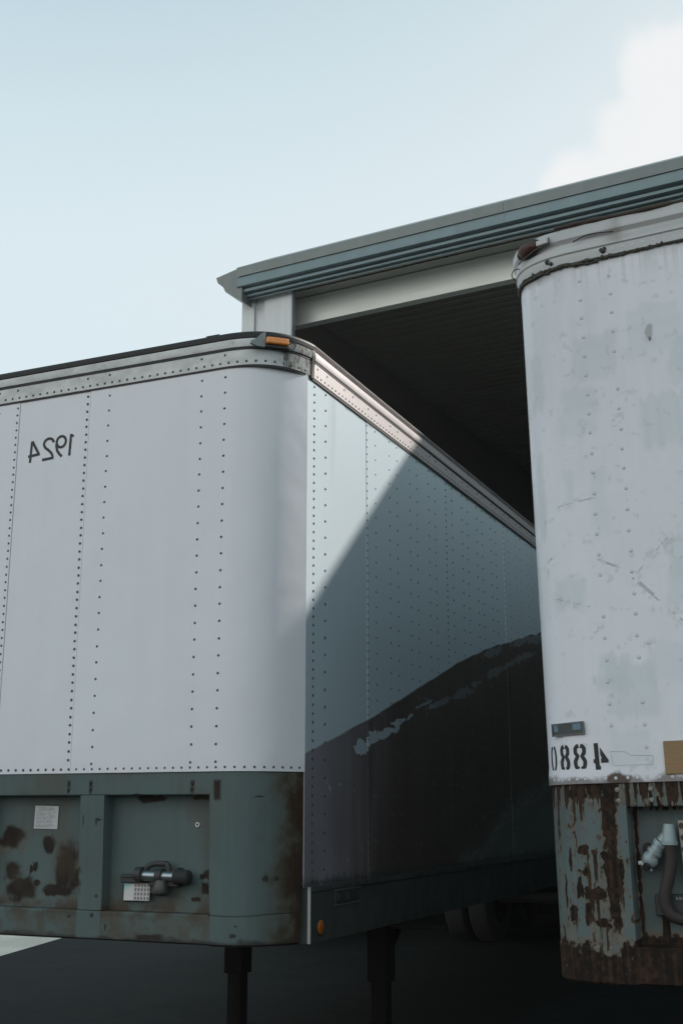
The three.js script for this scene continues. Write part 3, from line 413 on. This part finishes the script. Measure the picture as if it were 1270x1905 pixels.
  mesh('lens', new THREE.LatheGeometry([[0.034, 0], [0.034, 0.006], [0.027, 0.011], [0.012, 0.014], [0.001, 0.0145]].map((p) => new THREE.Vector2(...p)), 24).rotateZ(-Math.PI / 2), std([0.42, 0.12, 0.02], 0.35), sl);
  mesh('lamp_base', cyl(V(0, 0, 0), V(0.004, 0, 0), 0.040), darkRubber, sl);
  // inner walls so that the box is closed
  UV = { u0: 0, uw: 3, v0: 0, vh: 3 };
  mesh('inner_lining', [sweep(slice(F, sL, sR).map((p) => [p[0] * 0.985, p[1] - 0.02, p[2]]), [[-0.03, 1.84], [-0.03, 4.09]]), box(hw - 0.05, hw - 0.03, 1.4, 4.09, -LEN, -0.3), box(-hw + 0.03, -hw + 0.05, 1.4, 4.09, -LEN, -0.3)], dimWall, t);
  mesh('bulkhead', box(-1.02, 1.02, 1.19, 1.95, -0.24, -0.2), dimWall, t);
  rearEnd(t, hw); chassis(t, 1.14, -2.95);
}

// ---- the right trailer: weathered, patch-painted, rusty below, number 4880 (mirrored)
{
  const hw = 1.252, t = group('semi_trailer_001'); t.position.set(2.597, 0, 0.523); t.rotation.set(0, -0.04, 0.018);
  tag(t, 'weathered patch-painted white semi trailer with heavily rusted lower frame, stencilled 4880, nearest the camera', 'trailer');
  const F = outline([[-hw + 0.28, 0], [-hw + 0.10, 0], [-hw, -0.08], [-hw, -0.25]], [[hw - 0.28, 0], [hw - 0.10, 0], [hw, -0.08], [hw, -0.25]]);
  const sL = F[0][2], sR = F[F.length - 1][2];
  UV = { u0: -1.45, uw: 2.9, v0: 1.86, vh: 2.1 };
  const seams = [sL, -0.46, 0.46, sR];
  for (let i = 0; i < 3; i++) mesh('front_panel', sweep(slice(F, seams[i] + (i ? 0.0015 : 0), seams[i + 1] - (i < 2 ? 0.0015 : 0)), [[-0.005, 1.862], [0.004, 1.8605], [0.003, 1.90], [0, 1.93], [0, 3.95], [-0.005, 3.95]].map(([o, y]) => [o + (i === 1 ? 0.002 : 0), y])), paint2, t);
  UV = { u0: 0, uw: 12, v0: 1.39, vh: 2.55 };
  const dull = std([0.09, 0.10, 0.11], 0.6);  // dark colour picked for these unseen sides to keep the gap dim
  const zs = [-0.25, -1.6, -3.0, -4.4, -5.8, -7.2, -8.6, -10, -LEN];
  for (const r of [true, false]) for (let i = 0; i + 1 < zs.length; i++) mesh('side_panel', sweep(straight(r ? hw : -hw, zs[i] - 0.001, zs[i + 1] + 0.001, r), skin(1.40, 3.95, i % 2 ? 0.002 : 0)), dull, t);
  UV = { u0: 0, uw: 30, v0: 3.92, vh: 0.2 };
  const railP = [[0.001, 3.948], [0.012, 3.946], [0.014, 3.985], [0.020, 3.990], [0.019, 4.020], [0.012, 4.026], [0.013, 4.034], [0.026, 4.05], [0.028, 4.078], [0.020, 4.098], [-0.02, 4.104]];
  const wav = (poly, a) => poly.map((p) => [p[0] + (vn(p[2] * 9, 1.5, 811) - 0.5) * a, p[1] + (vn(p[2] * 9, 4.5, 813) - 0.5) * a, p[2]]);
  const fine = (() => { const r = []; for (let s = sL; s < sR; s += 0.025) r.push(slice(F, s, s + 0.0001)[0]); r.push(F[F.length - 1]); return r; })();
  mesh('top_rail', sweep(wav(fine, 0.005), railP, 0.5), rail2, t);
  for (const r of [true, false]) mesh('top_rail', sweep(straight(r ? hw : -hw, -0.25, -LEN, r), railP, 0.4), rail2, t);
  mesh('roof_edge', [tube(fine.filter((p) => p[2] > -1.03).map((p) => { const q = onPath(F, p[2], 0, 0.022 + (vn(p[2] * 14, 2, 815) - 0.5) * 0.008); return V(q.x, 4.106 + (vn(p[2] * 11, 7, 817) - 0.5) * 0.012, q.z); }), 0.008, 200, 8, (u) => 0.8 + 0.7 * vn(u * 60, 1, 819))], std([0.06, 0.045, 0.035], 0.8), t);
  mesh('roof', domeRoof(F, hw, 4.088), dull, t);
  // sealant and grime squeezed out under the rail
  { const gr = []; for (let k = 0; k < 3; k++) gr.push(tube(fine.filter((_, i) => i % 1 === 0 && fine[i][2] < 0.9).map((p) => { const s = p[2], q = onPath(F, s, 0, 0.005 + 0.004 * vn(s * 30, k, 823)); return V(q.x, 3.944 - 0.008 * k * sst(-0.7, -0.95, s) * vn(s * 20, k, 827) + (vn(s * 26, k, 825) - 0.5) * 0.012, q.z); }), 0.0045, 500, 6, (u) => 0.25 + 1.7 * Math.pow(vn(u * 220, k, 829), 1.6) + (u < 0.32 ? 0.7 * vn(u * 320, k, 831) : 0)));
    mesh('grimy_sealant', gr, std([1, 1, 1], 0.95, 0, { color: rgb(0.075, 0.072, 0.058) }), t); }
  // rivets and bolts, painted over
  const rv = [], col = (s, dy, y0 = 1.93, y1 = 3.86) => { for (let y = y1; y > y0; y -= dy) if (rnd() > 0.04) rv.push(frameAt(F, s + (rnd() - 0.5) * 0.004, y + (rnd() - 0.5) * 0.006, -0.0005)); };
  for (const s of [-0.948, -0.826, -0.44, -0.33, 0.1, 0.23, 0.44]) col(s, 0.0815);
  for (const s of [-1.214, -1.186, -1.159, -1.127, -1.093, -1.059, -1.02, -0.982, -0.944, -0.90, -0.865, -0.829, -0.785, -0.74, -0.70, -0.66, -0.62, -0.58]) rv.push(frameAt(F, s, 1.877, 0.003));
  for (let s = -0.80; s < 0.6; s += 0.041) rv.push(frameAt(F, s, 3.968, 0.012));
  for (const [s, y] of [[-0.948, 4.006], [-0.829, 4.006], [-1.065, 3.972], [-0.839, 3.968], [-0.45, 4.006]]) rv.push(frameAt(F, s, y, 0.016));
  tag(mesh('rivet', rivets(rv, 0.0068), std([0.60, 0.615, 0.635], 0.6), t), 'painted-over rivets on the nose', null, 'stuff');
  { const rg = []; for (const m of rv) { const g = new THREE.TorusGeometry(0.0074, 0.0013, 4, 10); g.scale(1, 1, 0.5); g.applyMatrix4(m); rg.push(g); } tag(mesh('rivet_grime', rg, std([0.17, 0.175, 0.18], 0.9), t), 'grime rings round the rivets', null, 'stuff'); }
  mesh('grime_lump', [0, 1, 2, 3, 4].map((i) => ball(onPath(F, [-0.846, -0.838, -0.832, -1.07, -1.055][i], [3.972, 3.966, 3.975, 3.975, 3.962][i], 0.014), 0.008 + 0.003 * (i % 2))), std([0.06, 0.058, 0.048], 0.95), t);
  // broken corner lamp: brown housing, a shard of clear lens, loose wire
  const lamp = group('marker_lamp', t); lamp.userData.label = 'broken brown corner lamp with a torn housing';
  mesh('lamp_housing', (() => { const g = new THREE.SphereGeometry(1, 22, 14, 0, Math.PI * 2, 0, Math.PI / 2); g.rotateX(Math.PI / 2); g.scale(0.058, 0.030, 0.034); g.applyMatrix4(frameAt(F, -1.148, 4.060, 0.024)); const p = g.attributes.position; for (let i = 0; i < p.count; i++) { const n = vn(p.getX(i) * 80, p.getY(i) * 80, 841) - 0.5; p.setY(i, p.getY(i) + n * 0.008); } g.computeVertexNormals(); return g; })(), std([0.075, 0.028, 0.016], 0.55), lamp);
  mesh('lamp_rim', (() => { const g = new THREE.TorusGeometry(1, 0.14, 8, 30); g.scale(0.062, 0.035, 0.03); g.applyMatrix4(frameAt(F, -1.150, 4.060, 0.022)); return g; })(), std([0.02, 0.016, 0.013], 0.8), lamp);
  mesh('lens', [new RoundedBoxGeometry(0.055, 0.026, 0.02, 2, 0.005).applyMatrix4(frameAt(F, -1.076, 4.058, 0.034))], std([0.42, 0.43, 0.44], 0.2, 0, { clearcoat: 0.6 }), lamp);
  mesh('lamp_bracket', [tube([-1.20, -1.16, -1.12, -1.08, -1.048].map((s, i) => onPath(F, s, [4.016, 4.022, 4.034, 4.042, 4.046][i], 0.036)), 0.003, 40, 6), tube([V(0, 0, 0), V(0, 0.012, 0), V(0, 0.026, 0)].map((q) => onPath(F, -1.047, 4.046 + q.y, 0.038)), 0.003, 8, 6)], std([0.10, 0.09, 0.07], 0.6), lamp);
  mesh('lamp_wire', [tube([[-0.955, 4.026], [-0.94, 4.031], [-0.916, 4.040], [-0.885, 4.044], [-0.84, 4.041], [-0.788, 4.033]].map(([s, y]) => onPath(F, s, y, 0.030)), 0.0023, 50, 6), tube([onPath(F, -1.215, 4.005, 0.022), onPath(F, -1.225, 4.0, 0.045), onPath(F, -1.235, 3.98, 0.05), onPath(F, -1.235, 3.955, 0.03)], 0.0022, 24, 6)], darkRubber, lamp);
  // stencilled number, mirrored
  const sw = 0.0155, h0 = 1.908, h1 = 2.008, hm = (h0 + h1) / 2;
  const half8 = (cx, w2, sg) => { const g = 0.0035 + sw / 2 * 0, p = []; p.push([cx + sg * g, h1 - sw / 2], [cx + sg * w2 * 0.6, h1 - sw / 2 - 0.003], [cx + sg * w2 * 0.92, h1 - 0.018], [cx + sg * w2 * 0.90, h1 - 0.034], [cx + sg * w2 * 0.45, hm + 0.004], [cx + sg * w2 * 0.98, hm - 0.014], [cx + sg * w2, h0 + 0.028], [cx + sg * w2 * 0.85, h0 + 0.014], [cx + sg * w2 * 0.55, h0 + sw / 2 + 0.001], [cx + sg * g, h0 + sw / 2]); return paintStroke(F, p, sw); };
  mesh('digit', [paintStroke(F, [...arc(-1.2105, hm, 0.0145, 0.046, 75, -75, 14)], 0.011), paintStroke(F, [...arc(-1.2155, hm, 0.0145, 0.046, 105, 255, 14)], 0.011)], blackPaint, t);
  mesh('digit', [half8(-1.1445, 0.0165, 1), half8(-1.1445, 0.0165, -1)], blackPaint, t);
  mesh('digit', [half8(-1.0765, 0.0200, 1), half8(-1.0765, 0.0200, -1)], blackPaint, t);
  mesh('digit', [paintFill(F, [[-1.019, 2.006], [-1.003, 2.007], [-1.0, 1.908], [-1.016, 1.907]]), paintFill(F, [[-1.0165, 1.923], [-0.9965, 1.924], [-0.9965, 1.9055], [-1.0165, 1.905]], 0.0021), paintFill(F, [[-1.0225, 1.948], [-1.015, 1.948], [-1.015, 1.933], [-1.0225, 1.933]], 0.0024), paintFill(F, [[-0.996, 1.990], [-0.9665, 1.944], [-0.9665, 1.9345], [-0.9945, 1.934], [-0.9945, 1.951], [-0.9905, 1.951], [-0.996, 1.962]])], blackPaint, t);
  // small dark reflective plate, tan plate, outline of a removed plate
  const rp = group('reflective_plate', t); rp.applyMatrix4(frameAt(F, -1.120, 2.064, 0.002)); rp.rotateZ(0.018); rp.userData.label = 'small dark plate with two bluish patches';
  mesh('plate_frame', [box(-0.073, 0.073, 0.019, 0.024, -0.001, 0.005), box(-0.073, 0.073, -0.024, -0.019, -0.001, 0.005), box(-0.073, -0.068, -0.019, 0.019, -0.001, 0.005), box(0.068, 0.073, -0.019, 0.019, -0.001, 0.005)], std([0.12, 0.12, 0.12], 0.4, 0.4), rp);
  mesh('plate_face', box(-0.068, 0.068, -0.019, 0.019, -0.002, 0.002), std([1, 1, 1], 0.3, 0.1, { map: tex(200, 64, (u, v) => { const b = Math.max(sst(0.1, 0.03, Math.abs(u - 0.1)), sst(0.17, 0.1, Math.abs(u - 0.8))) * sst(0.30, 0.42, v), n = fbm(u * 20, v * 8, 851, 3); return mix3([0.022 + 0.03 * n, 0.03 + 0.03 * n, 0.03 + 0.03 * n], [0.13, 0.23, 0.29], b * (0.5 + 0.6 * n)); }) }), rp);
  const wood = mesh('tan_plate', box(-0.762, -0.50, 1.886, 2.003, 0.004, 0.012, 0.002), std([1, 1, 1], 0.6, 0, { map: tex(256, 128, (u, v) => { const n = fbm(u * 3, v * 26, 861, 4), m = fbm(u * 5, v * 5, 863, 4); return mix3([0.27 * (0.8 + 0.4 * n), 0.175 * (0.8 + 0.4 * n), 0.085], [0.45, 0.17, 0.03], sst(0.55, 0.8, m) * 0.7); }) }), t); wood.userData.label = 'faded orange-tan blank plate';
  mesh('patch_edge', [paintStroke(F, [[-0.957, 1.974], [-0.907, 1.972], [-0.885, 1.958], [-0.803, 1.954], [-0.806, 1.918]], 0.0017), paintStroke(F, [[-0.951, 1.923], [-0.806, 1.922]], 0.0017), paintStroke(F, [[-0.957, 1.974], [-0.951, 1.923]], 0.0012)], std([0.46, 0.48, 0.50], 0.8), t);
  // rusted lower nose
  UV = { u0: -1.45, uw: 1.5, v0: 1.15, vh: 0.72 };
  const sub = (a, b, n = 1) => slice(F, a, b);
  mesh('top_flange', sweep(sub(-0.915, 0.915), [[-0.12, 1.774], [-0.006, 1.774], [-0.003, 1.779], [-0.003, 1.8605], [-0.12, 1.8605]]), frame2, t);
  mesh('bottom_rail', sweep(sub(-0.915, 0.915), [[-0.14, 1.165], [-0.02, 1.165], [-0.004, 1.172], [-0.004, 1.292], [-0.14, 1.294]]), frame2, t);
  for (const [a, b] of [[sL, -0.9985], [0.9985, sR]]) mesh('corner_plate', sweep(sub(a, b), [[-0.12, 1.163], [-0.01, 1.163], [-0.002, 1.172], [-0.002, 1.286], [-0.006, 1.292], [-0.006, 1.8585], [-0.12, 1.8585]], 0.3), frame2, t);
  for (const [a, b] of [[-0.998, -0.9155], [-0.36, -0.28], [0.28, 0.36], [0.9155, 0.998]]) mesh('frame_post', sweep(sub(a, b), [[-0.115, Math.abs(a) > 0.9 && b < 0 || a > 0.9 ? 1.168 : 1.2945], [-0.001, Math.abs(a) > 0.9 && b < 0 || a > 0.9 ? 1.168 : 1.2945], [0.001, 1.773], [0.001, Math.abs(a + b) > 1.8 ? 1.8575 : 1.7735], [-0.115, Math.abs(a + b) > 1.8 ? 1.8575 : 1.7735]]), frame2, t);
  for (const [a, b] of [[-0.9155, -0.36], [-0.28, 0.28], [0.36, 0.9155]]) mesh('recess_panel', sweep(sub(a, b), skin(1.29, 1.78, -0.085)), frame2, t);
  mesh('bolt', rivets([[-0.943, 1.836], [-0.822, 1.836], [-0.941, 1.797], [-0.821, 1.797]].map(([s, y]) => frameAt(F, s, y, 0)), 0.0095), std([0.21, 0.20, 0.18], 0.6), t).userData.kind = 'stuff';
  const R = (s, y, o = 0) => V(s, y, -0.083 + o), grey = std([0.27, 0.33, 0.34], 0.4, 0.2);
  const gl = group('air_coupling', t); gl.userData.label = 'grey air-line coupling with an elbow';
  mesh('coupling_head', [ball(R(-0.850, 1.590, 0.05), 0.030, 1, 1.05, 0.8), cyl(R(-0.848, 1.594, 0.05), R(-0.808, 1.648, 0.05), 0.024, 0.022), cyl(R(-0.835, 1.611, 0.05), R(-0.828, 1.621, 0.05), 0.028), cyl(R(-0.815, 1.638, 0.05), R(-0.806, 1.65, 0.05), 0.027)], grey, gl);
  mesh('coupling_elbow', [cyl(R(-0.805, 1.652, 0.05), R(-0.786, 1.672, 0.05), 0.020), cyl(R(-0.779, 1.648, 0.05), R(-0.774, 1.712, 0.05), 0.029, 0.020), cyl(R(-0.780, 1.640, 0.05), R(-0.7795, 1.653, 0.05), 0.032)], grey, gl);
  mesh('coupling_seal', [cyl(R(-0.858, 1.568, 0.068), R(-0.862, 1.562, 0.078), 0.014)], darkRubber, gl);
  mesh('coupling_lug', [box(-0.895, -0.872, 1.570, 1.585, -0.05, -0.03, 0.004), tube([R(-0.88, 1.572, 0.05), R(-0.865, 1.558, 0.055), R(-0.845, 1.552, 0.055)], 0.005, 16, 8)], std([0.45, 0.45, 0.44], 0.4, 0.4), gl);
  mesh('coupling_stub', ball(R(-0.862, 1.626, 0.02), 0.018, 1, 1.2, 1), std([0.03, 0.02, 0.015], 0.8), gl);
  mesh('corrugated_hose', tube([R(-0.778, 1.642, 0.05), R(-0.777, 1.59, 0.05), R(-0.788, 1.53, 0.055), R(-0.803, 1.48, 0.06), R(-0.804, 1.43, 0.06), R(-0.785, 1.40, 0.06), R(-0.745, 1.385, 0.055)], 0.0215, 260, 14, (u) => 1 + 0.10 * Math.sin(u * 2 * Math.PI * 52)), std([0.035, 0.028, 0.025], 0.7), t);
  const vb = group('valve_block', t); mesh('valve_body', [box(-0.848, -0.66, 1.395, 1.470, -0.083, -0.045, 0.006)], std([0.025, 0.028, 0.028], 0.6), vb);
  mesh('valve_tag', [box(-0.828, -0.80, 1.440, 1.447, -0.0455, -0.043), box(-0.822, -0.795, 1.420, 1.427, -0.0455, -0.043), box(-0.81, -0.785, 1.402, 1.409, -0.0455, -0.043)], std([0.16, 0.18, 0.18], 0.5), vb);
  mesh('valve_tooth', Array.from({ length: 9 }, (_, i) => box(-0.772 + i * 0.011, -0.766 + i * 0.011, 1.452, 1.460, -0.0455, -0.043)), std([0.22, 0.24, 0.24], 0.5), vb);
  const hb = group('hanger_bracket', t); mesh('bracket_plate', (() => { const sh = new THREE.Shape([[-0.742, 1.722], [-0.69, 1.722], [-0.69, 1.53], [-0.722, 1.51], [-0.734, 1.53]].map((p) => new THREE.Vector2(...p))); return new THREE.ExtrudeGeometry(sh, { depth: 0.012, bevelEnabled: true, bevelSize: 0.002, bevelThickness: 0.002, bevelSegments: 1 }).translate(0, 0, -0.055); })(), std([0.30, 0.29, 0.25], 0.6), hb);
  mesh('bracket_bolt', [[-0.731, 1.706], [-0.727, 1.665], [-0.727, 1.625]].map(([s, y]) => cyl(V(s, y, -0.043), V(s, y, -0.034), 0.010)), std([0.05, 0.035, 0.028], 0.7), hb);
  mesh('inner_lining', [sweep(slice(F, sL, sR).map((p) => [p[0] * 0.985, p[1] - 0.02, p[2]]), [[-0.03, 1.80], [-0.03, 4.08]]), box(hw - 0.05, hw - 0.03, 1.4, 4.08, -LEN, -0.28), box(-hw + 0.03, -hw + 0.05, 1.4, 4.08, -LEN, -0.28)], dimWall, t);
  mesh('bulkhead', box(-1.02, 1.02, 1.19, 1.95, -0.24, -0.2), dimWall, t);
  UV = { u0: 0, uw: 2, v0: 1, vh: 1 };
  for (const r of [true, false]) mesh('side_rail', sweep(straight(r ? hw : -hw, -0.252, -LEN, r), [[-0.10, 1.165], [0.004, 1.165], [0.006, 1.39], [-0.05, 1.40]]), darkSteel, t);
  rearEnd(t, hw); chassis(t, 1.14, -2.95);
}

// ------------------------------------------------------------------ the warehouse behind, open to the front
{
  const b = group('warehouse'); b.position.set(0, 0, -7.8); b.rotation.y = -0.077;
  tag(b, 'tall metal-clad warehouse bay with teal-grey stepped eaves and a dark open interior behind the trailers', 'building');
  const XL = -4.815, XR = 13, D = 24, corr = (y, o) => 1.75 + (y - 1.75) * (1 - o / 13);
  const ext = (prof, x0, x1) => { const sh = new THREE.Shape(prof.map(([o, y]) => new THREE.Vector2(-o, y))); const g = new THREE.ExtrudeGeometry(sh, { depth: x1 - x0, bevelEnabled: false }); g.rotateY(Math.PI / 2); g.translate(x0, 0, 0); const uv = g.attributes.uv, p = g.attributes.position; for (let i = 0; i < uv.count; i++) uv.setXY(i, p.getX(i) / 4, p.getY(i)); return g; };
  const C = (o, y) => [o, corr(y, o)];
  const seamX = [XL, -1.0, 3.2, 7.4, XR];
  for (let i = 0; i < 4; i++) {
    const x0 = seamX[i] + (i ? 0.003 : 0), x1 = seamX[i + 1];
    mesh('eave_lid', ext([C(0.02, 8.845), C(0.015, 8.985), C(-0.9, 9.02), C(-0.9, 8.90)], x0 - (i ? 0 : 0.065), x1), tealLid, b);
    mesh('eave_joint', ext([C(-0.025, 8.8355), C(-0.025, 8.8475), C(-0.3, 8.8475), C(-0.3, 8.8355)], x0 - (i ? 0 : 0.04), x1), blackPaint, b);
    mesh('eave_band', ext([C(0.0, 8.836), C(-0.02, 8.70), C(-0.12, 8.70), C(-0.12, 8.836)], x0 - (i ? 0 : 0.065), x1), tealBand, b);
    mesh('eave_step', ext([C(-0.022, 8.6985), C(-0.115, 8.645), C(-0.085, 8.640), C(-0.088, 8.602), C(-0.2, 8.602), C(-0.2, 8.6985)], x0 - (i ? 0 : 0.085), x1), tealBand, b);
    mesh('eave_step', ext([C(-0.090, 8.6005), C(-0.19, 8.555), C(-0.155, 8.550), C(-0.158, 8.522), C(-0.27, 8.522), C(-0.27, 8.6005)], x0 - (i ? 0 : 0.10), x1), tealBand, b);
    mesh('eave_step', ext([C(-0.160, 8.5205), C(-0.235, 8.490), C(-0.215, 8.485), C(-0.217, 8.465), C(-0.33, 8.465), C(-0.33, 8.5205)], x0 - (i ? 0 : 0.11), x1), tealBand, b);
  }
  // the eave turns the corner along the left wall
  { const sh = new THREE.Shape([[0, 9.0], [-0.37, 8.935], [-0.34, 8.85], [-0.25, 8.77], [-0.21, 8.69], [-0.03, 8.56], [0.06, 8.50], [0.06, 9.0]].map((p) => new THREE.Vector2(...p)));
    mesh('side_eave', new THREE.ExtrudeGeometry(sh, { depth: D, bevelEnabled: false }).translate(XL - 0.075, 0, -D - 0.05), tealLid, b); }
  // corner cladding: flat sheet, recessed flute, wide flat sheet
  const wz = -0.3, k = (x) => 2.494 + (x - 2.494) * 1.023, x0 = k(XL), ytop = corr(8.60, wz);
  mesh('cladding_sheet', box(x0, k(-4.62), G0, ytop, wz - 0.06, wz), cladding, b);
  mesh('cladding_sheet', box(k(-4.62), k(-4.455), G0, ytop - 0.05, wz - 0.06, wz - 0.035), cladding, b);
  mesh('cladding_sheet', box(k(-4.455), k(-4.035), G0, ytop, wz - 0.06, wz), cladding, b);
  mesh('jamb_trim', box(k(-4.035), k(-4.015), G0, ytop - 0.01, wz - 0.07, wz + 0.006), teal(0.22, 0.25, 0.26, 521), b);
  mesh('jamb_return', box(x0 + 0.02, k(-4.06), G0, ytop, wz - 0.14, wz - 0.062), dimMetal, b);
  // soffit, top track and header beam over the opening
  const q = (y, z) => 1.75 + (y - 1.75) * (1 - z / 12.95);
  mesh('soffit', box(k(-4.3), XR, q(8.47, -0.35), q(8.47, -0.35) + 0.05, -0.78, -0.25), std([0.30, 0.30, 0.27], 0.7), b);
  mesh('soffit_trim', box(k(-4.3), XR, q(8.435, -0.42), q(8.47, -0.35) - 0.001, -0.44, -0.40), beamPaint, b);
  mesh('header_back', box(k(-4.3), XR, q(8.29, -0.75), q(8.47, -0.35), -0.80, -0.76), dimMetal, b);
  mesh('header_beam', box(k(-4.3), XR, q(7.945, -0.62), q(8.30, -0.66), -0.755, -0.62, 0.006), beamPaint, b);
  // shell: roof deck with ribs below, walls
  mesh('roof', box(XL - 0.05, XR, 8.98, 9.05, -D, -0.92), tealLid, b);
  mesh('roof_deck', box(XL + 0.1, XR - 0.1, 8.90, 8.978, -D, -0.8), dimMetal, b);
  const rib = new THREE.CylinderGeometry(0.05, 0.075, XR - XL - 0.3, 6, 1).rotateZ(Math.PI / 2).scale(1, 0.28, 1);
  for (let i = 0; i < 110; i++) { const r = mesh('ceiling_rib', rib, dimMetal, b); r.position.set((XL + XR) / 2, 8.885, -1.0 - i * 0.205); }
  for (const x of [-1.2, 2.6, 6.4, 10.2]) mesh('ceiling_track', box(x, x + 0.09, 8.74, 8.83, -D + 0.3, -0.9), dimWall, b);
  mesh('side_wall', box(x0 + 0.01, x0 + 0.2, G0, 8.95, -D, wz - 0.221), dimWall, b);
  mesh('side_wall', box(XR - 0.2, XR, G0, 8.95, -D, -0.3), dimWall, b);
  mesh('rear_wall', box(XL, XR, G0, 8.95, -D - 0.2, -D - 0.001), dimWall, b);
}
renderer.render(scene, camera);
